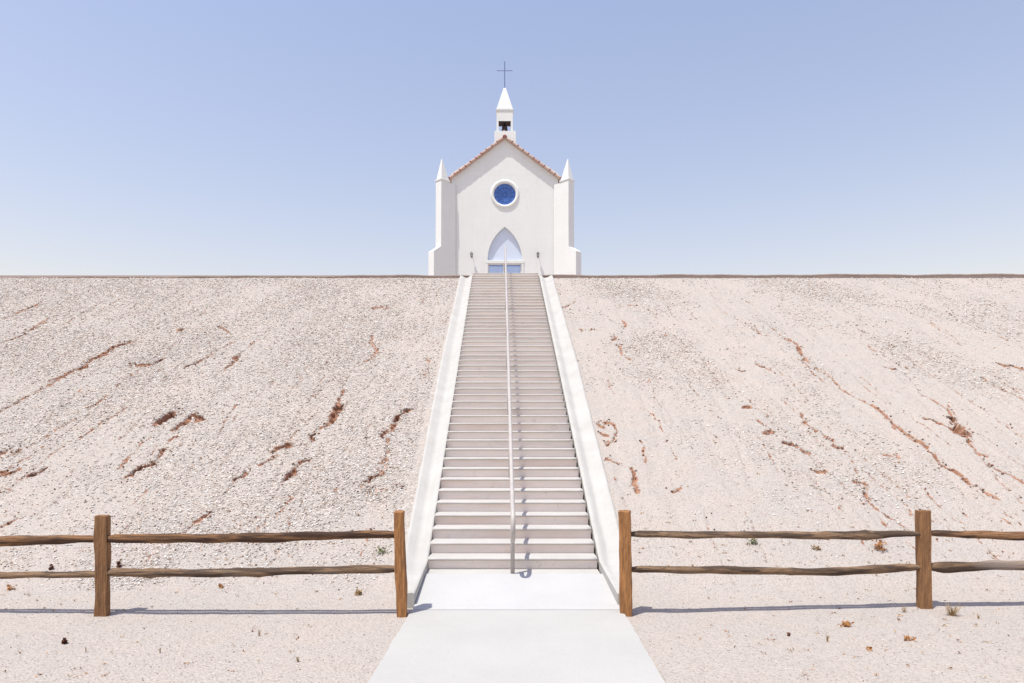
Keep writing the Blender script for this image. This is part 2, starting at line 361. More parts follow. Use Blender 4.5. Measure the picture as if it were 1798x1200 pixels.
for pts, wpx, dep, so in RL:
    if isinstance(pts, tuple): P = pts[1]
    else: P = [onslope(a, b) for a, b in pts]
    P = np.array(P, float); ym = P[:,1].mean(); hw = wpx*ym/F*.62
    m = .5
    ix = np.searchsorted(xs, [P[:,0].min()-m, P[:,0].max()+m]); iy = np.searchsorted(ys, [P[:,1].min()-m, P[:,1].max()+m])
    sl = (slice(iy[0], iy[1]), slice(ix[0], ix[1]))
    x = X[sl] + .07*wn1[sl]*min(1, hw/.05); y = Y[sl] + .12*wn2[sl]*min(1, hw/.05)
    d = np.full(x.shape, 9.); x = x + .035*wn4[sl]; y = y + .05*wn5[sl]
    for a, b in zip(P, P[1:]):
        v = b-a; l2 = (v*v).sum()+1e-9; t = np.clip(((x-a[0])*v[0]+(y-a[1])*v[1])/l2, 0, 1)
        # distances along the slope look shorter in y, so stretch
        d = np.minimum(d, np.hypot(x-a[0]-t*v[0], (y-a[1]-t*v[1])*.62))
    hwv = hw*(1+.75*wn3[sl])
    d = d + .55*hw*wn4[sl]*(hw > .05) + .2*hw*wn5[sl]
    halo[sl] = np.maximum(halo[sl], (so*1.0 if not isinstance(pts, tuple) else so*.5)*(1-smooth(.5*hwv, 2.2*hwv+.05, d)))
    f = 1-smooth(.35*hwv, 1.15*hwv, d)
    f2 = 1-smooth(.45*hwv, 1.6*hwv+.02, d)
    soil[sl] = np.maximum(soil[sl], np.clip(so*f2*(1.15+1.4*wn4[sl])-.12, 0, 1))
    core = (1-smooth(.0, .55*hwv, d))*np.clip(.55+1.8*wn5[sl], 0, 1)
    cut[sl] = np.maximum(cut[sl], (f*dep*.045 + core*dep*.04)*min(1.0, .45+hw/.05))
cut = np.where(np.abs(X-XC) < 1.5, 0, cut)
soil = np.maximum(soil, .95*smooth(.008, .03, cut))
soil = soil*(Y > 8)*(Y < DT+.05)*(np.abs(X-XC) > 1.45)
Y2 = Y + cut*.85; Z = Z - cut*.55
# sunk under the stairs, pad and path
tt = np.clip((Y-D1)/(DT-D1), 0, 1)
ue = 1.0 + .045*tt + .88*np.minimum(np.where(X < XC, .30, .35) + .09*np.minimum(1, tt*2.2), .12 + .17*np.clip(Y-6.9, 0, 9)/1.2)
und = (1-smooth(ue-.02, ue+.015, np.abs(X-XC-.012*tt)))*(Y < DT+.1)*(Y > 7.0)
Z = Z - .42*und
und2 = (1-smooth(.96, 1.0, np.abs(X-XC-.015)))*(Y <= 7.0)
Z = Z - .1*und2
Z = np.where((Y <= -11) | (np.abs(X) > 74) | (Y > 89), -.3, Z)
ny, nx = X.shape
def grid_mesh(name, X, Y, Z, mat):
    me = bpy.data.meshes.new(name); ny, nx = X.shape
    co = np.stack([X, Y, Z], -1).reshape(-1, 3).astype(np.float32)
    idx = np.arange(ny*nx).reshape(ny, nx)
    q = np.stack([idx[:-1,:-1], idx[:-1,1:], idx[1:,1:], idx[1:,:-1]], -1).reshape(-1, 4)
    me.vertices.add(len(co)); me.vertices.foreach_set('co', co.ravel())
    me.loops.add(q.size); me.loops.foreach_set('vertex_index', q.ravel().astype(np.int32))
    me.polygons.add(len(q)); me.polygons.foreach_set('loop_start', (np.arange(len(q))*4).astype(np.int32))
    me.polygons.foreach_set('use_smooth', np.ones(len(q), bool))
    me.update(calc_edges=True); me.materials.append(mat)
    o = bpy.data.objects.new(name, me); C.objects.link(o); return o
hill = grid_mesh('hill', X, Y2, Z, GROUND)
GM = grav_mask(X, Y)
for nm, arr in (('soil', soil), ('gravel', GM)):
    a = hill.data.attributes.new(nm, 'FLOAT', 'POINT'); a.data.foreach_set('value', arr.ravel().astype(np.float32))
tag(hill, kind='structure')
gx = np.array([-2500.,-400,-80,0,80,400,2500]); GX, GY = np.meshgrid(gx, gx)
tag(grid_mesh('ground', GX, GY, np.full_like(GX, -.12), GROUND), kind='structure')

def sample(arr, x, y):
    i = np.clip(np.searchsorted(xs, x)-1, 0, nx-2); j = np.clip(np.searchsorted(ys, y)-1, 0, ny-2)
    fx = (x-xs[i])/(xs[i+1]-xs[i]); fy = (y-ys[j])/(ys[j+1]-ys[j])
    return (arr[j,i]*(1-fx)+arr[j,i+1]*fx)*(1-fy)+(arr[j+1,i]*(1-fx)+arr[j+1,i+1]*fx)*fy
def gz(x, y): return float(sample(Z, np.array([x]), np.array([y]))[0])

# loose stones on the slope and the sand
def stones(name, n, smin, smax, power, bias, label, area, mode):
    px = rng.uniform(-60, 1858, n*4); t = rng.random(n*4)
    y = area[0] + (area[1]-area[0])*t**area[2]; x = (px-VX)/F*y
    keep = (np.abs(x-XC) > np.where(y > 7.4, 1.47, 1.07)) 
    g = sample(GM, x, y); keep &= rng.random(len(x)) < np.clip(g**power + bias, 0, 1)
    if mode == 'clod': keep = rng.random(len(x)) < (sample(halo, x, y)**1.5) 
    else: keep &= sample(cut, x, y) < .02
    x = x[keep][:n]; y = y[keep][:n]; k = len(x)
    s = smin + (smax-smin)*rng.random(k)**3.2
    s = s*np.clip(.55+.035*y, .7, 1.35)
    z = sample(Z, x, y) + s*(.25 if mode == 'clod' else .12)
    if mode == 'clod': y = y + sample(cut, x, y)*.85
    base = np.array([(1,0,0),(-1,0,0),(0,1,0),(0,-1,0),(0,0,.62),(0,0,-.6)])
    V = base[None]*(.65+.55*rng.random((k,6,1)))*s[:,None,None]*.5
    V = V*np.stack([np.ones(k), .6+.5*rng.random(k), .7+.6*rng.random(k)], -1)[:,None]
    a = rng.uniform(0, 6.28, k); b = rng.uniform(-.5, .5, k)
    ca, sa = np.cos(a)[:,None], np.sin(a)[:,None]; cb, sb = np.cos(b)[:,None], np.sin(b)[:,None]
    vx = V[...,0]*cb - V[...,2]*sb; vz = V[...,0]*sb + V[...,2]*cb
    Vx = vx*ca - V[...,1]*sa; Vy = vx*sa + V[...,1]*ca
    co = np.stack([Vx + x[:,None], Vy + y[:,None], vz + z[:,None]], -1).reshape(-1, 3).astype(np.float32)
    fc = np.array([(0,2,4),(2,1,4),(1,3,4),(3,0,4),(2,0,5),(1,2,5),(3,1,5),(0,3,5)])
    q = (fc[None] + (np.arange(k)*6)[:,None,None]).reshape(-1, 3)
    me = bpy.data.meshes.new(name); me.vertices.add(len(co)); me.vertices.foreach_set('co', co.ravel())
    me.loops.add(q.size); me.loops.foreach_set('vertex_index', q.ravel().astype(np.int32))
    me.polygons.add(len(q)); me.polygons.foreach_set('loop_start', (np.arange(len(q))*3).astype(np.int32))
    me.update(calc_edges=True); me.materials.append(STONE)
    pal = np.array([(.34,.18,.11),(.32,.155,.09),(.42,.26,.175),(.15,.085,.06),(.26,.13,.085),(.09,.055,.042),(.40,.29,.22),(.3,.2,.15)]) if mode == 'clod' else np.array([(.54,.495,.455),(.68,.65,.61),(.46,.40,.355),(.33,.27,.225),(.48,.395,.325),(.17,.12,.09),(.43,.31,.235),(.84,.82,.79)])
    pw = {'slope': [.30,.24,.15,.05,.15,.025,.04,.06], 'sand': [.20,.08,.25,.17,.12,.10,.05,.03], 'clod': [.15,.1,.15,.22,.15,.15,.08,0]}[mode]
    ci = rng.choice(len(pal), k, p=np.array(pw)/sum(pw)); col = pal[ci]*(.9+.2*rng.random((k,1)))
    colv = np.concatenate([np.repeat(col, 6, 0), np.ones((k*6,1))], 1).astype(np.float32)
    a = me.attributes.new('tint', 'FLOAT_COLOR', 'POINT'); a.data.foreach_set('color', colv.ravel())
    o = bpy.data.objects.new(name, me); C.objects.link(o)
    return tag(o, label, 'gravel', None, 'stuff')
stones('gravel', 190000, .011, .052, 1.5, .0, 'pale grey and white gravel strewn over the sandy slope', (7.4, DT-.1, .9), 'slope')
stones('grit', 70000, .006, .024, .5, .30, 'fine dark grit scattered over the pale sand and slope', (4.6, DT-.2, 1.1), 'sand')

stones('soil_clods', 26000, .012, .055, 1, 0, 'brown soil crumbs and small clods spilled along the erosion rills', (8.2, DT-.3, 1), 'clod')

# ------------------------------------------------------------------ path, pad, landing, slab edge
xl, xr = XC-1.025+.015, XC+1.03+.015
bm = bmesh.new(); n = 60
def strip(bm, x0, x1, y0, y1, z0, z1, n, jit, thick=.1, skew=0):
    rows = []
    for i in range(n+1):
        y = y0+(y1-y0)*i/n; z = z0+(z1-z0)*i/n
        sk = -.0268*(6.66-y)*skew; a = x0+sk+jit*random.uniform(-1,1); b = x1+sk+jit*random.uniform(-1,1)
        rows.append([bm.verts.new(p) for p in ((a,y,z-thick),(a,y,z),(b,y,z),(b,y,z-thick))])
    for A, B in zip(rows, rows[1:]):
        for k in range(3): bm.faces.new((A[k], A[k+1], B[k+1], B[k]))
    bm.faces.new(rows[0]); bm.faces.new(rows[-1][::-1])
strip(bm, xl, xr, -6, 6.655, .022, .022, 160, .005, .1, 1)
tag(obj('path', bm, PATH), kind='structure')
bm = bmesh.new(); strip(bm, xl+.01, xr-.01, 6.662, 7.80, .024, Z0+.004, 20, .0, .12)
tag(obj('concrete_apron', bm, PAD), kind='structure')
bm = bmesh.new(); strip(bm, XC-1.003, XC+1.003, 7.806, D1+.02, Z0-.012, Z0, 4, 0, .12)
tag(obj('concrete_sill', bm, CHAN), kind='structure')
bm = bmesh.new(); box(bm, -30, 32, DT+TR+.04, 60, ZT-.09, ZT-.004)
tag(obj('plateau', bm, EDGE), kind='structure')
# low slab edge that caps the ridge on both sides of the stairs
for a, b in ((-42, XC-1.06), (XC+1.10, 42)):
    bm = bmesh.new(); n = 420; rows = []
    for i in range(n+1):
        x = a+(b-a)*i/n
        t = ZT-.095 + .012*math.sin(x*1.3)+.008*math.sin(x*3.7) + random.uniform(-.004,.004) + (-.05*min(1.2, max(0, (-x-2)/12)) if x < 0 else .03*min(1, (x-1)/14))
        y = DT-.12+.01*math.sin(x*2.1)
        rows.append([bm.verts.new(p) for p in ((x,y+.04,t-.16),(x,y+.03,t-.036),(x,y,t-.028),(x,y,t),(x,y+.9,t+.004),(x,y+.9,t-.16))])
    for A, B in zip(rows, rows[1:]):
        for k in range(6): bm.faces.new((A[k], A[(k+1)%6], B[(k+1)%6], B[k]))
    bm.faces.new(rows[0]); bm.faces.new(rows[-1][::-1])
    tag(obj('kerb', bm, EDGE), kind='structure')

# ------------------------------------------------------------------ stairway
st = empty('stairway', (XC, D1, Z0), 'long straight flight of pale concrete steps climbing the hill to the white church', 'stairway')
for k in range(N):
    y = D1 + k*TR; z = Z0 + (k+1)*RI; h = halfw(y); cx = XC + .012*k/N
    bm = bmesh.new(); r = .016; nseg = 24; rows = []
    for i in range(nseg+1):
        x = cx - h + 2*h*i/nseg
        jy = random.uniform(-.002, .002); jz = random.uniform(-.0022, .0022)
        prof = [(y+.035, z-RI-.005), (y+.022, z-.036), (y+.001, z-.032), (y-.002+jy, z-r), (y+.003+jy, z-.006+jz), (y+.012, z-.001+jz), (y+.05, z+.001), (y+TR+.06, z-.0), (y+TR+.06, z-RI-.005)]
        rows.append([bm.verts.new((x, p[0], p[1])) for p in prof])
    for A, B in zip(rows, rows[1:]):
        for q in range(9):
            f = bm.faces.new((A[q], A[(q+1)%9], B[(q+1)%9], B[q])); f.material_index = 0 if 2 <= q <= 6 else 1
            f.smooth = 2 <= q <= 5
    for rr in (rows[0], rows[-1][::-1]): f = bm.faces.new(rr); f.material_index = 1
    o = obj('step', bm, [TREAD, RISER], st)

# drainage channels beside the steps
def channel(side, label):
    bm = bmesh.new(); rows = []; yy = [6.80, 7.1, 7.4, 7.7, 7.95, 8.06] + [D1 + TR*(i+1)*.5 for i in range(2*N-3)]
    for i, y in enumerate(yy):
        zl = Z0 + RI - .035 + (y-D1)*S if y >= D1 else .15 + (Z0+RI-.035-.15)*max(0, (y-6.8))/(D1-6.8)
        t = min(1, max(0, (y-D1)/(DT-D1)))
        wd = (.30 if side < 0 else .34) + .09*min(1, t*2.2); wd = min(wd, .12 + .17*max(0, (y-6.9))/1.2)
        x0 = halfw(y) + (.004 if side < 0 else .022)
        dp = .085*min(1, max(0, (y-7.2)/1.5)) 
        j = lambda a: random.uniform(-a, a)
        cx = XC + .012*t
        pr = [(x0, zl-.5), (x0, zl-.006), (x0+.012, zl+j(.003)), (x0+wd*.17, zl+j(.005)), (x0+wd*.33+j(.010), zl-dp*.85+j(.004)), (x0+wd*.45+j(.008), zl-dp+j(.003)), (x0+wd*.62, zl-dp*.8+j(.004)), (x0+wd*.86, zl-.004+j(.003)), (x0+wd-.012+j(.006), zl+j(.003)), (x0+wd+j(.006), zl-.02), (x0+wd, zl-.5)]
        rows.append([bm.verts.new((cx+side*p, y, q)) for p, q in pr])
    m = len(rows[0])
    for A, B in zip(rows, rows[1:]):
        for k in range(m):
            f = bm.faces.new((A[k], A[(k+1)%m], B[(k+1)%m], B[k])); f.smooth = 2 <= k <= 7
    bm.faces.new(rows[0]); bm.faces.new(rows[-1][::-1])
    o = obj('drainage_channel', bm, CHAN)
    tag(o, label, 'drainage channel', 'concrete channels flanking the steps')
channel(-1, 'white concrete drainage channel running down the left side of the steps')
channel(1, 'white concrete drainage channel running down the right side of the steps')

# ------------------------------------------------------------------ handrail
hr = empty('handrail', (XC-.005, 7.84, Z0), 'pale painted pipe handrail running up the middle of the long concrete steps', 'handrail')
def nz(y): return Z0 + RI + (y-D1)*S
HR = .80; hx = XC-.005; pts = []
yb = 7.62; yt = DT + .5; rr = .026
top0 = nz(D1+.1)+HR-.12
lowz = Z0+.40; hib = Z0+.74
pts = [(hx, 7.86, lowz)] + [(hx, yb+.08, lowz)]
for a in range(0, 181, 20): pts.append((hx, yb+.06-.15*math.sin(R(a)), (lowz+hib)/2-(hib-lowz)/2*math.cos(R(a))))
pts += [(hx, 7.80, hib+.02), (hx, 7.92, hib+.06), (hx, 8.05, nz(8.05)+HR-.09)]
for i in range(1, 60):
    y = 8.05 + (DT-8.05)*i/60; pts.append((hx+.014*i/60, y, nz(y)+HR-.09+.0))
ztop = ZT + HR+.06
pts += [(hx+.014, DT+.05, ztop-.02), (hx+.014, DT+.25, ztop), (hx+.014, DT+.6, ztop)]
for a in range(20, 181, 20): pts.append((hx+.014, DT+.6+.16*math.sin(R(a)), ztop-.17+.17*math.cos(R(a))))
pts.append((hx+.014, DT+.3, ztop-.34))
bm = bmesh.new(); tube(bm, pts, rr, 12); obj('rail', bm, RAILPAINT, hr, True)
ps = [(7.84, Z0, hib+.02)] + [(D1+TR*(k+.5), Z0+RI*(k+1), nz(D1+TR*(k+.5))+HR-.10) for k in range(6, N-3, 7)] + [(DT+.3, ZT-.01, ztop)]
for (y, a, b) in ps:
    bm = bmesh.new(); tube(bm, [(hx+.012*(y-8)/14, y, a), (hx+.012*(y-8)/14, y, b)], .024, 12)
    obj('post', bm, RAILPAINT, hr, True)

# ------------------------------------------------------------------ church
D = 30.0; PX = D/F
def cx_(px, d=D): return (px-VX)*d/F
def cz_(py, d=D): return HC+(HY-py)*d/F
X0 = cx_(886.3); BZ = ZT-.02; EV = cz_(311); PK = cz_(243.5); HWD = 2.34; LEN = 9.0
ch = empty('church', (X0, D, BZ), 'small white church with red tiled gable, belfry and blue round window on the hilltop', 'church')
def arch(hw, zb, za, n=14):
    """pointed arch outline from bottom left up over the apex to bottom right"""
    h = za-zb; rad = (h*h + hw*hw)/(2*hw); pts = []
    amax = math.asin(min(1, h/rad)) if rad > 0 else 0
    for i in range(n+1):
        a = amax*i/n; pts.append((-(hw-rad) - rad*math.cos(a), zb + rad*math.sin(a)))
    pts = [(min(p[0], 0), p[1]) for p in pts]; pts[-1] = (0, za)
    return pts + [(-p[0], p[1]) for p in pts[-2::-1]]
AW = 30.3*PX; AZb = cz_(457); AZt = cz_(398.5)
RC = cz_(341); RR = .50
DW = 31.5*PX; DTOP = cz_(463.5)
bm = bmesh.new()
# front wall as filled outline with holes (extruded)
def wall_front(bm, y0, y1):
    outer = [(X0-HWD, BZ-.3), (X0+HWD, BZ-.3), (X0+HWD, EV+.16), (X0, PK+.02), (X0-HWD, EV+.16)]
    h1 = [(X0+RR*math.cos(2*math.pi*k/48), RC+RR*math.sin(2*math.pi*k/48)) for k in range(48)]
    h2 = [(X0+p[0], p[1]) for p in arch(AW, AZb, AZt)]
    h3 = [(X0-DW, BZ-.1), (X0-DW, DTOP), (X0+DW, DTOP), (X0+DW, BZ-.1)]
    loops = []
    for poly in (outer, h1, h2, h3):
        vs = [bm.verts.new((p[0], y0, p[1])) for p in poly]
        loops.append(vs)
        for a, b in zip(vs, vs[1:]+vs[:1]): bm.edges.new((a, b))
    r = bmesh.ops.triangle_fill(bm, use_beauty=True, use_dissolve=False, edges=bm.edges[:])
    fs = [f for f in r['geom'] if isinstance(f, bmesh.types.BMFace)]
    # drop faces inside the holes
    def inside(f):
        c = f.calc_center_median()
        if (c.x-X0)**2+(c.z-RC)**2 < (RR*.98)**2: return True
        if abs(c.x-X0) < DW and BZ-.1 < c.z < DTOP: return True
        if AZb < c.z < AZt:
            h = AZt-AZb; rad = (h*h+AW*AW)/(2*AW); 
            e = -(AW-rad); xx = e + 0
            if (abs(c.x-X0) + (rad-AW))**2 + (c.z-AZb)**2 < rad*rad*.999: return True
        return False
    kill = [f for f in fs if inside(f)]
    if kill: bmesh.ops.delete(bm, geom=kill, context='FACES_ONLY')
    fs = bm.faces[:]
    e = bmesh.ops.extrude_face_region(bm, geom=fs)
    bmesh.ops.translate(bm, verts=[v for v in e['geom'] if isinstance(v, bmesh.types.BMVert)], vec=(0, y1-y0, 0))
wall_front(bm, D, D+.34)
fw = obj('front_wall', bm, PLASTER, ch)
bm = bmesh.new()
for s in (-1, 1):
    a, b = sorted((X0+s*HWD, X0+s*(HWD-.3))); box(bm, a, b, D+.342, D+LEN, BZ-.3, EV+.12)
prism(bm, [(X0-HWD+.302, BZ-.3), (X0+HWD-.302, BZ-.3), (X0+HWD-.302, EV+.1), (X0, PK-.06), (X0-HWD+.302, EV+.1)], 'y', D+LEN-.3, D+LEN-.002)
obj('side_walls', bm, PLASTER, ch)
# roof: slab halves with clay tiles, a rake course on the verge
OH = .125
def slope_pts(off): return off
rx = 96.5*PX; ze = cz_(313)*1.0; zp = cz_(240.5)
ang = math.atan2(zp-ze, rx)
roof = None
bm = bmesh.new(); th = .07
for s in (-1, 1):
    P = [(X0, zp-.03), (X0+s*(rx+.02), ze-.04), (X0+s*(rx+.02), ze-.04-th), (X0, zp-.03-th*1.25)]
    prism(bm, P, 'y', D-OH, D+LEN+.15)
    # barrel tile columns running down the slope
    ncol = 34; wd = (LEN+.15+OH-.2)/ncol
    ux = Vector((s*math.cos(ang), 0, -math.sin(ang))); up = Vector((s*math.sin(ang), 0, math.cos(ang)))
    ln = math.hypot(rx, zp-ze)
    for c in range(ncol):
        yc = D-OH+.22+wd*(c+.5); npc = 9
        for k in range(npc):
            a = Vector((X0, yc, zp-.03)) + ux*(ln*k/npc-.0); b = Vector((X0, yc, zp-.03)) + ux*(ln*(k+1)/npc+.02)
            ra = []
            for Pp, rad, lift in ((a, .07, .0), (b, .085, .025)):
                ra.append([bm.verts.new(Pp + Vector((0, rad*1.2*math.cos(t*math.pi/5), 0)) + up*(rad*.8*math.sin(t*math.pi/5)+lift)) for t in range(6)])
            for t in range(5): bm.faces.new((ra[0][t], ra[0][t+1], ra[1][t+1], ra[1][t]))
            bm.faces.new(ra[1])
roof = obj('roof', bm, TILE, ch)
DARKTILE = mk_plain('tile_joint', (.27, .10, .085), .9, .2)
bm = bmesh.new()
for s in (-1, 1):
    ln = math.hypot(rx, zp-ze); ux = Vector((s*math.cos(ang), 0, -math.sin(ang))); up = Vector((s*math.sin(ang), 0, math.cos(ang)))
    nt_ = 10; o0 = Vector((X0, D-OH-.0, zp-.045))
    for k in range(nt_):
        a0 = .10+(ln-.10)*k/nt_; a1 = .10+(ln-.10)*(k+1)/nt_+.035
        ra = []
        jit = random.uniform(-.008, .008)
        for t_, rad, lift in ((a0, .058, -.006), (a1-.035, .070, .006+jit), (a1-.034, .075, .007+jit), (a1, .076, .007+jit)):
            Pp = o0 + ux*t_
            ra.append([bm.verts.new(Pp + Vector((0, -rad*.9*math.sin(q), 0)) + up*(rad*math.cos(q)*.85+lift)) for q in [math.pi*(j/8*1.15-.25) for j in range(9)]])
        for gi, (A, B) in enumerate(zip(ra, ra[1:])):
            for j in range(8):
                f = bm.faces.new((A[j], A[j+1], B[j+1], B[j])); f.material_index = 1 if gi >= 1 else 0
        f = bm.faces.new(ra[-1]); f.material_index = 1
# ridge cap end
lath = []
for yv in (D-OH-.07, D-OH+.3):
    lath.append([bm.verts.new((X0+.10*math.cos(q), yv, zp-.085+.095*math.sin(q))) for q in [math.pi*j/8 for j in range(9)]])
for j in range(8): bm.faces.new((lath[0][j], lath[0][j+1], lath[1][j+1], lath[1][j]))
f = bm.faces.new(lath[0]); f.material_index = 1
obj('verge_tiles', bm, [TILE, DARKTILE], roof)

# rose window
bm = bmesh.new(); n = 56
prof = [(RR-.02, .30), (RR-.02, -.02), (RR+.015, -.055), (RR+.085, -.055), (RR+.125, -.03), (RR+.13, .0), (RR+.13, .02)]
rings = [[bm.verts.new((X0+r*math.cos(2*math.pi*k/n), D+y, RC+r*math.sin(2*math.pi*k/n))) for k in range(n)] for r, y in prof]
for A, B in zip(rings, rings[1:]):
    for k in range(n): f = bm.faces.new((A[k], A[(k+1)%n], B[(k+1)%n], B[k])); f.smooth = True
rw = obj('round_window', bm, PLASTER, ch)
bm = bmesh.new(); c0 = bmesh.ops.create_circle(bm, cap_ends=True, radius=RR-.015, segments=56, matrix=Matrix.Translation((X0, D+.10, RC)) @ Matrix.Rotation(R(90), 4, 'X'))
e = bmesh.ops.extrude_face_region(bm, geom=bm.faces[:]); bmesh.ops.translate(bm, verts=[v for v in e['geom'] if isinstance(v, bmesh.types.BMVert)], vec=(0, .02, 0))
obj('glass', bm, BLUEGLASS, rw)
bm = bmesh.new()
for k in range(12):
    a = 2*math.pi*(k+.5)/12; p0 = Vector((X0, D+.09, RC)); dr = Vector((math.cos(a), 0, math.sin(a)))
    tube(bm, [p0+dr*.09, p0+dr*(RR-.02)], .009, 6)
for rad in (.075, .31):
    m_ = 36; tube(bm, [(X0+rad*math.cos(2*math.pi*k/m_), D+.09, RC+rad*math.sin(2*math.pi*k/m_)) for k in range(m_+1)], .008, 6)
obj('tracery', bm, BLUELEAD, rw)

# arched pale panel over the door
bm = bmesh.new(); prism(bm, [(X0+p[0]*1.04, p[1]-(0.02 if p[1] < AZb+.01 else -.02)) for p in arch(AW, AZb, AZt)], 'y', D+.125, D+.16)
obj('arched_panel', bm, PALEGLASS, ch)
# door frame, doors
bm = bmesh.new()
box(bm, X0-33.2*PX, X0+34*PX, D-.035, D+.11, cz_(463), cz_(458.2), 0, .008)
for s in (-1, 1):
    a, b = sorted((X0+s*29.5*PX, X0+s*33*PX)); box(bm, a, b, D-.028, D+.12, BZ-.02, cz_(463)-.002, 0, .006)
obj('door_frame', bm, PLASTER, ch)
for s in (-1, 1):
    bm = bmesh.new()
    a, b = sorted((X0+s*.02, X0+s*29.5*PX)); dz = cz_(463.2)
    for q in ((a, a+.05, BZ, dz), (b-.05, b, BZ, dz), (a+.05, b-.05, dz-.05, dz), (a+.05, b-.05, BZ, BZ+.3)): box(bm, q[0]+.001, q[1]-.001, D+.05, D+.10, q[2], q[3])
    dr_ = obj('door', bm, PLASTER, ch)
    bm = bmesh.new(); box(bm, a+.051, b-.051, D+.07, D+.085, BZ+.3, dz-.051); obj('pane', bm, DOORGLASS, dr_)
    bm = bmesh.new(); w_ = (b-a-.102); nsc = 5; pts_ = [(a+.051, dz-.052)]
    for k in range(nsc):
        for j in range(7):
            t = j/6; pts_.append((a+.051+w_*(k+t)/nsc, dz-.075-.035*math.sin(math.pi*t)))
    pts_ = [pts_[0]] + pts_[1:] + [(b-.051, dz-.052)]
    prism(bm, pts_, 'y', D+.060, D+.069); obj('scallop_trim', bm, SCALLOP, dr_)

# diagonal corner buttresses
def buttress(s, label=None):
    cx, cy = X0+s*(HWD-.06), D+.08
    u = Vector((s, -1, 0)).normalized(); v = Vector((-u.y, u.x, 0)); w_ = .185
    B = Vector((cx, cy, 0))
    def P(l, t, z): q = B+u*l+v*t; return (q.x, q.y, z)
    bm = bmesh.new()
    Ll, Lu = 1.24, .83; z1 = cz_(441.5, 29.2); z2 = cz_(433, 29.4); z3 = cz_(318.5, 29.5)
    prof = [(0, BZ-.3), (Ll, BZ-.3), (Ll, z1), (Lu, z2), (Lu, z3), (0, z3)]
    A = [bm.verts.new(P(l, -w_, z)) for l, z in prof]; Bq = [bm.verts.new(P(l, w_, z)) for l, z in prof]
    bm.faces.new(A); bm.faces.new(Bq[::-1])
    for i in range(len(prof)): bm.faces.new((A[i], A[(i+1)%6], Bq[(i+1)%6], Bq[i]))
    bmesh.ops.bevel(bm, geom=[e for e in bm.edges], offset=.008, segments=1, affect='EDGES')
    bt = obj('buttress', bm, PLASTER, ch)
    bm = bmesh.new(); o = .03; zc = z3+.002; l0, l1 = Lu-.50, Lu+o; ww = w_+o
    za = cz_(279, 29.6)
    def ring(a, b, c, z): return [bm.verts.new(P(a, -c, z)), bm.verts.new(P(b, -c, z)), bm.verts.new(P(b, c, z)), bm.verts.new(P(a, c, z))]
    lm = Lu-w_
    r = [ring(l0+.02, l1-.03, ww-.03, zc), ring(l0, l1, ww, zc+.045), ring(l0, l1, ww, zc+.075), ring(l0+.05, l1-.055, ww-.055, zc+.11), ring(lm-.012, lm+.012, .012, za)]
    for a_, b_ in zip(r, r[1:]):
        for k in range(4): bm.faces.new((a_[k], a_[(k+1)%4], b_[(k+1)%4], b_[k]))
    bm.faces.new(r[0][::-1]); bm.faces.new(r[-1])
    obj('pinnacle', bm, PLASTER, bt)
buttress(-1); buttress(1)

# belfry on the ridge
DB = 30.40
def bx_(px): return cx_(px, DB)
def bz_(py): return cz_(py, DB)
bf_m = (bx_(871.9)+bx_(900.3))/2; hb = (bx_(900.3)-bx_(871.9))/2; yb0 = DB-.24; yb1 = yb0+.46
bm = bmesh.new(); box(bm, bx_(868.3), bx_(905.6), yb0-.1, yb1+.1, bz_(268), bz_(236.2), 0, .01)
bel = obj('belfry', bm, PLASTER, ch)
bm = bmesh.new()
zo0 = bz_(236)+.002; zo1 = bz_(217.2); lw = .09
for sx in (-1, 1):
    for (ya, yb_) in ((yb0, yb0+lw), (yb1-lw, yb1)):
        a, b = sorted((bf_m+sx*hb, bf_m+sx*(hb-lw))); box(bm, a, b, ya, yb_, zo0, zo1)
box(bm, bf_m-hb, bf_m+hb, yb0, yb1, zo1+.001, bz_(200.5))
box(bm, bf_m-hb-.012, bf_m+hb+.012, yb0-.012, yb1+.012, bz_(200.5)+.001, bz_(198))
box(bm, bf_m-hb-.03, bf_m+hb+.03, yb0-.03, yb1+.03, bz_(198)+.001, bz_(195.8), 0, .006)
obj('bell_tower', bm, PLASTER, bel)
bm = bmesh.new(); ymid = (yb0+yb1)/2
def sq(bm, h, z): return [bm.verts.new((bf_m+a*h, ymid+b*(.23*h/hb), z)) for a, b in ((-1,-1),(1,-1),(1,1),(-1,1))]
r = [sq(bm, hb-.0, bz_(195.7)), sq(bm, .085, bz_(160)), sq(bm, .075, bz_(157.5)), sq(bm, .02, bz_(155))]
for a_, b_ in zip(r, r[1:]):
    for k in range(4): bm.faces.new((a_[k], a_[(k+1)%4], b_[(k+1)%4], b_[k]))
bm.faces.new(r[0][::-1]); bm.faces.new(r[-1]); obj('spire', bm, PLASTER, bel)
bm = bmesh.new(); box(bm, bf_m-hb+lw+.002, bf_m+hb-lw-.002, yb0+.003, yb1-.003, bz_(218.6), zo1-.002); obj('shaded_ceiling_board', bm, CEILSHADE, bel)  # bell beam widened over the whole ceiling, near-black to paint in its shade
bm = bmesh.new(); zt = bz_(224); zb = bz_(235.3); hh = zt-zb; q = PX
lathe(bm, [(.03, bz_(219)), (5.0*q, zt-.01), (5.0*q, zt-hh*.3), (5.6*q, zt-hh*.55), (6.6*q, zt-hh*.75), (8.0*q, zt-hh*.92), (8.3*q, zb), (7.6*q, zb), (.02, zb+.05)], bf_m, ymid, 24)
obj('bell', bm, BELLM, bel, True)
crs = bmesh.new(); xcs = bf_m - .0
tube(crs, [(xcs, ymid, bz_(156.5)), (xcs, ymid, bz_(108.5))], .021, 8)
tube(crs, [(xcs-13.8*PX, ymid, bz_(124.6)), (xcs+13.8*PX, ymid, bz_(124.6))], .019, 8)
obj('cross', crs, CROSSM, bel)

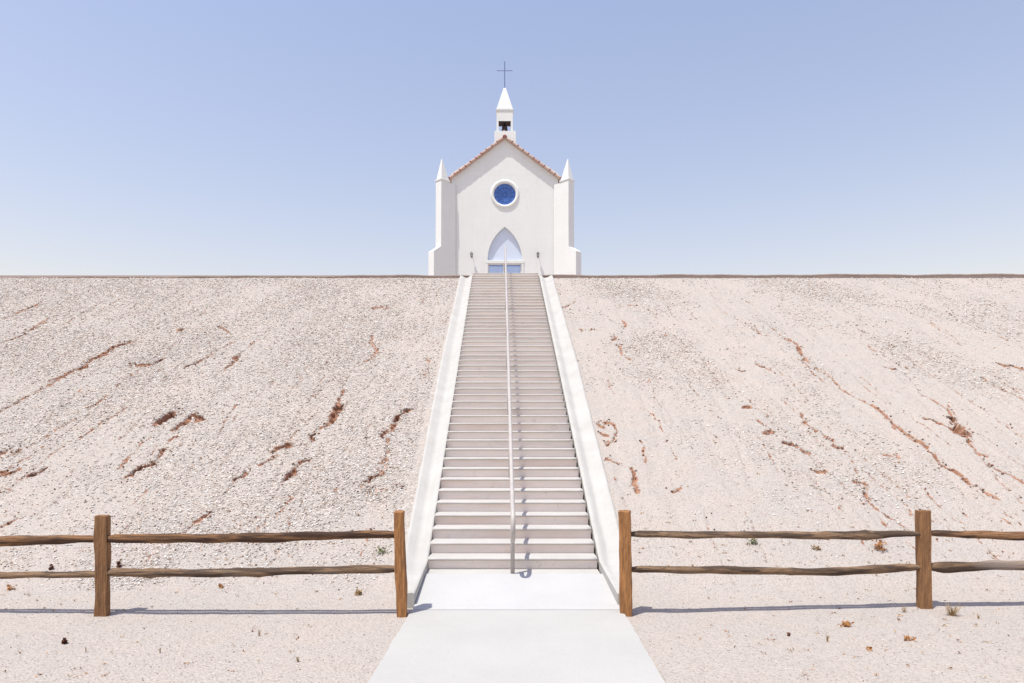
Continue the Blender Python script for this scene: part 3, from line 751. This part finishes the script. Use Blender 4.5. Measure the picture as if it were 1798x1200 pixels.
# wall lanterns
def lantern(px, label):
    x = cx_(px); z = cz_(449.5)
    t = empty('wall_lantern', (x, D, z), label, 'wall lamp', 'lanterns beside the church door')
    yl = D-.19
    bm = bmesh.new(); box(bm, x-.03, x+.03, D-.015, D-.001, z-.06, z+.10); tube(bm, [(x, D-.01, z+.06), (x, D-.09, z+.13), (x, yl, z+.12)], .01, 6); obj('bracket', bm, BLACKM, t)
    bm = bmesh.new(); lathe(bm, [(.075, z+.035), (.06, z+.06), (.02, z+.11), (.008, z+.14)], x, yl, 6); obj('cap', bm, BLACKM, t)
    bm = bmesh.new(); lathe(bm, [(.035, z-.085), (.055, z+.034)], x, yl, 6); obj('lamp_glass', bm, LAMPGL, t)
    bm = bmesh.new(); lathe(bm, [(.01, z-.125), (.045, z-.105), (.04, z-.086)], x, yl, 6)
    for k in range(6):
        a = 2*math.pi*k/6; tube(bm, [(x+.037*math.cos(a), yl+.037*math.sin(a), z-.086), (x+.057*math.cos(a), yl+.057*math.sin(a), z+.036)], .005, 4)
    obj('cage', bm, BLACKM, t)
lantern(828.3, 'small black lantern on the church wall left of the door')
lantern(944.3, 'small black lantern on the church wall right of the door')

# ------------------------------------------------------------------ split rail fences
def post(parent, pxb, pyb, wpx, pxt, pyt, dep, mat, rot=0):
    x, y = onground(pxb, pyb); k = y/F; h = (pyb-pyt)*k; w_ = wpx*k; lean = (pxt-pxb)*k
    bm = bmesh.new(); n = 16; rows = []
    cs = [(-.5,-.5),(-.17,-.52),(.2,-.5),(.5,-.5),(.51,-.15),(.5,.2),(.5,.5),(.15,.5),(-.2,.51),(-.5,.5),(-.51,.15),(-.5,-.2)]
    ph = random.uniform(0, 9); ca, sa = math.cos(R(rot)), math.sin(R(rot)); corner = {0, 3, 6, 9}
    for i in range(n+2):
        t = i/n if i <= n else 1
        z = -.25 + (h+.25)*t; sc = 1.0
        if i == n: z = h-.006
        if i == n+1: z = h; sc = .86
        r = []
        for c, (a, b) in enumerate(cs):
            f = sc*(.965 if c in corner else 1)
            wob = .004*math.sin(ph+z*7+c*1.7)+.003*math.sin(ph*2+z*17+c*3.1)
            xx = (a*f*w_+wob); yy = (b*f*dep+wob*.7)
            zz = z + (0 if i < n else random.uniform(-.006, .004))
            r.append(bm.verts.new((x+xx*ca-yy*sa+lean*z/h, y+dep*.5+xx*sa+yy*ca, zz)))
        rows.append(r)
    m = len(cs)
    for A, B in zip(rows, rows[1:]):
        for c in range(m): bm.faces.new((A[c], A[(c+1)%m], B[(c+1)%m], B[c]))
    bm.faces.new(rows[-1]); bm.faces.new(rows[0][::-1])
    return obj('post', bm, mat, parent), (x, y+dep*.5)
def rail(parent, p0, p1, keys, mat, seed, knots=()):
    """p0, p1: (x, y) of the post centres; keys: (px, py_top, py_bottom) seen along the rail"""
    rd = random.Random(seed); bm = bmesh.new(); n = 44; rows = []; m = 14
    (x0, y0), (x1, y1) = p0, p1
    ph = [rd.uniform(0, 6.28) for _ in range(8)]
    ks = sorted(keys)
    shp = [1+.10*math.sin(2*a_+ph[6])+.07*math.sin(3*a_+ph[7]) for a_ in [2*math.pi*c/m for c in range(m)]]
    for i in range(n+1):
        t = i/n; x = x0+(x1-x0)*t; y = y0+(y1-y0)*t; px = VX+F*x/y
        if px <= ks[0][0]: a, b, u = ks[0], ks[min(1, len(ks)-1)], 0
        elif px >= ks[-1][0]: a, b, u = ks[-2], ks[-1], 1
        else:
            for a, b in zip(ks, ks[1:]):
                if a[0] <= px <= b[0]: u = (px-a[0])/(b[0]-a[0]); break
        u = u*u*(3-2*u) if len(ks) > 2 else u
        top = a[1]+(b[1]-a[1])*u; bot = a[2]+(b[2]-a[2])*u
        k = y/F; zc = HC+(HY-(top+bot)/2)*k; hh = (bot-top)*k*.5
        taper = 1 if .03 < t < .97 else .75
        zc += .004*math.sin(t*9+ph[0])+.002*math.sin(t*31+ph[1]); hh *= (1+.07*math.sin(t*13+ph[2])+.04*math.sin(t*37+ph[3]))*taper
        for kt, ka in knots: hh *= 1+ka*math.exp(-((t-kt)/.012)**2)
        tw = t*1.1
        r = []
        for c in range(m):
            an = 2*math.pi*c/m + .1*math.sin(tw*3+ph[4]); f = shp[int(c)]*(1+.035*math.sin(t*50+c*2.3+ph[5])+.02*rd.uniform(-1,1))
            r.append(bm.verts.new((x, y+math.cos(an)*.033*f, zc+math.sin(an)*hh*f)))
        rows.append(r)
    for A, B in zip(rows, rows[1:]):
        for c in range(m): f = bm.faces.new((A[c], A[(c+1)%m], B[(c+1)%m], B[c])); f.smooth = True
    bm.faces.new(rows[0]); bm.faces.new(rows[-1][::-1])
    return obj('rail', bm, mat, parent)
x, y = onground(703, 1084)
fl = empty('rail_fence', (x, y, 0), 'brown wooden split-rail fence on the left of the concrete path', 'fence', 'split-rail fences either side of the path')
_, A = post(fl, 175.5, 1080, 21, 175.5, 906, .085, POSTWOOD2, 3)
_, B = post(fl, 704.5, 1084, 17, 698.5, 899, .13, POSTWOOD, 0)
O = (A[0]-2.75, A[1]+.02)
post(fl, VX+F*O[0]/(O[1]-.04), HY+F*HC/(O[1]-.04), 21, VX+F*O[0]/(O[1]-.04)+1, 905, .085, POSTWOOD, 2)
rail(fl, O, A, [(-300,949,965),(-100,946,962),(0,943,959),(90,941.5,956),(165,940,953)], RAILWOOD, 1)
rail(fl, A, B, [(190,940,953.5),(330,938.5,954),(470,936,951.5),(560,934,948),(690,932.5,946)], RAILWOOD, 2)
rail(fl, O, A, [(-300,1010,1022),(-100,1007,1019),(0,1005,1017.5),(90,1005,1015),(165,1003,1014)], RAILWOOD2, 3, ((.45,.2),))
rail(fl, A, B, [(190,999,1013.5),(270,999,1014),(330,1000,1012.5),(440,998.5,1012),(560,996,1009),(690,992.5,1005.5)], RAILWOOD2, 4, ((.16,.22),(.45,.18),(.52,.15)))
x, y = onground(1102, 1082)
fr = empty('rail_fence', (x, y, 0), 'brown wooden split-rail fence on the right of the concrete path', 'fence', 'split-rail fences either side of the path')
_, A = post(fr, 1101.5, 1082, 20.5, 1099, 898, .13, POSTWOOD, -12)
_, B = post(fr, 1627.5, 1068, 20.5, 1625, 897, .085, POSTWOOD2, -4)
O = (B[0]+2.75, B[1]+.03)
post(fr, VX+F*O[0]/(O[1]-.04), HY+F*HC/(O[1]-.04), 21, VX+F*O[0]/(O[1]-.04)-1, 900, .085, POSTWOOD, -3)
rail(fr, A, B, [(1111,931.5,943.5),(1250,934,945.5),(1400,934,947),(1480,934,946.5),(1530,931.5,947),(1570,932,943),(1610,932.5,943)], RAILWOOD2, 5, ((.8,.25),(.66,.15)))
rail(fr, A, B, [(1111,993,1006),(1250,995,1009),(1380,997,1010),(1460,996,1011.5),(1540,992.5,1007),(1610,990.5,1003.5)], RAILWOOD2, 6, ((.55,.2),(.9,.2)))
rail(fr, B, O, [(1637,931.5,943.5),(1720,932.5,946),(1798,934,949),(2100,938,954)], RAILWOOD, 7)
rail(fr, B, O, [(1637,989,1003.5),(1660,988,1006),(1700,987,1003),(1750,983.5,1000),(1798,983,1001),(2100,980,1000)], RAILWOOD2, 8)

# ------------------------------------------------------------------ weeds and leaves
STRAW = mk_plain('straw', (.36, .25, .13), .9, .1, 0, .3, 20); RUST = mk_plain('rust_leaf', (.38, .185, .075), .9, .1, 0, .3, 20)
BROWNL = mk_plain('brown_leaf', (.13, .055, .035), .9, .1, 0, .3, 20); GREENW = mk_plain('green_weed', (.15, .17, .06), .9, .1, 0, .3, 20)
def weed(px, py, wpx, hpx, mat, n, label, cat='weed', name='dry_weed', leafy=False, flat=.6):
    x, y = spot(px, py); k = y/F; z = gz(x, y)+.002; rd = random.Random(int(px*7+py))
    W = wpx*k*.5; H = hpx*k; bm = bmesh.new()
    for i in range(n):
        if leafy:
            c = Vector((x+max(-.9, min(.9, rd.gauss(0, .36)))*W, y+max(-.7, min(.7, rd.gauss(0, .28)))*W, z+rd.random()**1.5*H)); s = rd.uniform(.006, .014)*1.2
            a = Vector((rd.gauss(0,1), rd.gauss(0,1), rd.gauss(0,.6))).normalized(); b = a.cross(Vector((rd.gauss(0,1), rd.gauss(0,1), rd.gauss(0,1)))).normalized()
            vs = [bm.verts.new(c+a*s*1.5), bm.verts.new(c+b*s*.7+Vector((0,0,.004))), bm.verts.new(c-a*s*1.3), bm.verts.new(c-b*s*.7+Vector((0,0,.004)))]
            bm.faces.new(vs)
        else:
            an = rd.uniform(0, 6.28); q = Vector((x+rd.gauss(0,.10)*W, y+rd.gauss(0,.10)*W, z-.004)); out = Vector((math.cos(an)*W*rd.uniform(.3,1), math.sin(an)*W*rd.uniform(.3,1)*.7, H*rd.uniform(.25,1)))
            side = Vector((-math.sin(an), math.cos(an), 0))*rd.uniform(.0008, .0016)
            mid = q+out*.5+Vector((0,0,H*.15))
            vs = [bm.verts.new(p) for p in (q-side, q+side, mid+side, mid-side, q+out)]
            bm.faces.new((vs[0], vs[1], vs[2], vs[3])); bm.faces.new((vs[3], vs[2], vs[4]))
            if rd.random() < .5:
                e = mid+Vector((rd.uniform(-1,1)*W*.3, rd.uniform(-1,1)*W*.3, H*rd.uniform(.1,.3)))
                v2 = [bm.verts.new(p) for p in (mid-side, mid+side, e)]; bm.faces.new(v2)
    me_o = obj(name, bm, mat); 
    me_o.data.transform(Matrix.Translation((-x, -y, -z))); me_o.location = (x, y, z)
    tag(me_o, label, cat)
weed(1672, 1080, 46, 24, STRAW, 120, 'largest straw-coloured dry weed tuft, just right of the outer right fence post')
weed(1588, 1074, 22, 18, STRAW, 30, 'wispy dry weed just left of the outer right fence post')
weed(1718, 1085, 12, 14, STRAW, 16, 'small wispy weed right of the big straw tuft by the right fence')
weed(1322, 957, 22, 10, GREENW, 60, 'small green weed behind the upper rail of the right fence', leafy=True)
weed(1545, 965, 30, 20, RUST, 130, 'rusty orange dry clump behind the right fence near its outer post', leafy=True)
weed(1433, 966, 20, 8, STRAW, 55, 'flat tan weed between the rails in the middle of the right fence', leafy=True)
weed(1487, 1098, 28, 7, RUST, 70, 'flat orange patch of dry leaves on the sand below the right fence', 'leaf litter', 'leaf_clump', True)
weed(1453, 1125, 12, 16, STRAW, 26, 'tiny upright dry plant on the sand below the orange leaf patch')
weed(1597, 1124, 26, 6, RUST, 26, 'thin reddish twig lying on the sand below the outer right post', 'twig', 'dry_twig', True)
weed(1527, 1141, 12, 4, RUST, 14, 'tiny rusty leaf scrap on the sand, lowest one on the right', 'leaf litter', 'leaf_clump', True)
weed(1385, 1113, 7, 5, BROWNL, 9, 'tiny reddish leaf scrap on the sand, furthest left on the right side', 'leaf litter', 'leaf_clump', True)
weed(113, 1127, 10, 9, BROWNL, 60, 'dark brown leaf ball alone on the open sand below the left fence', 'leaf litter', 'leaf_clump', True)
weed(90, 1025, 8, 9, BROWNL, 40, 'brown dead leaf under the lower rail left of the outer left post', 'leaf litter', 'leaf_clump', True)
weed(209, 1023, 9, 10, BROWNL, 45, 'brown dead leaf just right of the outer left post below the rail', 'leaf litter', 'leaf_clump', True)
weed(18, 1041, 16, 10, RUST, 40, 'tan leafy scrap on the sand at the far left edge', 'leaf litter', 'leaf_clump', True)
weed(51, 1048, 16, 10, STRAW, 10, 'dry bent twig on the sand near the left edge', 'twig', 'dry_twig')
weed(107, 1061, 10, 5, STRAW, 12, 'pale straw scrap in front of the left fence shadow line')
weed(388, 1040, 12, 7, RUST, 34, 'small orange leaf clump under the middle of the left fence', 'leaf litter', 'leaf_clump', True)
weed(150, 1141, 10, 12, STRAW, 14, 'wispy pale weed beside the dark leaf ball on the left sand')
weed(281, 1143, 10, 14, STRAW, 14, 'thin wispy weed on the open sand below the left fence middle')
weed(455, 1115, 12, 16, STRAW, 18, 'upright wispy weed on the sand below the left fence, nearest the middle')
weed(523, 1160, 12, 12, STRAW, 30, 'small dry weed on the sand close to the left edge of the path')
weed(630, 1048, 18, 8, STRAW, 60, 'tan creeping weed below the left fence near the steps', leafy=True)
weed(672, 1014, 28, 12, GREENW, 60, 'faded green weed at the foot of the left drainage channel', leafy=True)
weed(62, 950, 0.1, .1, STRAW, 1, 'x') if False else None
# loose scraps nobody could count
bm = bmesh.new(); rd = random.Random(31)
for i in range(900):
    px = rd.uniform(-20, 1818); py = rd.choice([rd.uniform(960, 1195), rd.uniform(900, 1060), rd.uniform(520, 1000)])
    x, y = spot(px, py)
    if abs(x-XC) < 1.5: continue
    z = gz(x, y)+.006
    for j in range(rd.randint(1, 5)):
        c = Vector((x+rd.gauss(0,.012), y+rd.gauss(0,.012), z+rd.random()*.01)); s = rd.uniform(.004, .010)*(.7+y*.06)
        a = Vector((rd.gauss(0,1), rd.gauss(0,1), rd.gauss(0,.5))).normalized(); b = a.cross(Vector((rd.gauss(0,1), rd.gauss(0,1), rd.gauss(0,1)))).normalized()
        f = bm.faces.new([bm.verts.new(c+a*s*1.6), bm.verts.new(c+b*s*.6), bm.verts.new(c-a*s*1.6), bm.verts.new(c-b*s*.6)]); f.material_index = rd.choice([0,0,1,2])
tag(obj('plant_litter', bm, [STRAW, RUST, BROWNL]), 'tiny dry straw and leaf scraps scattered over sand and slope', 'litter', None, 'stuff')
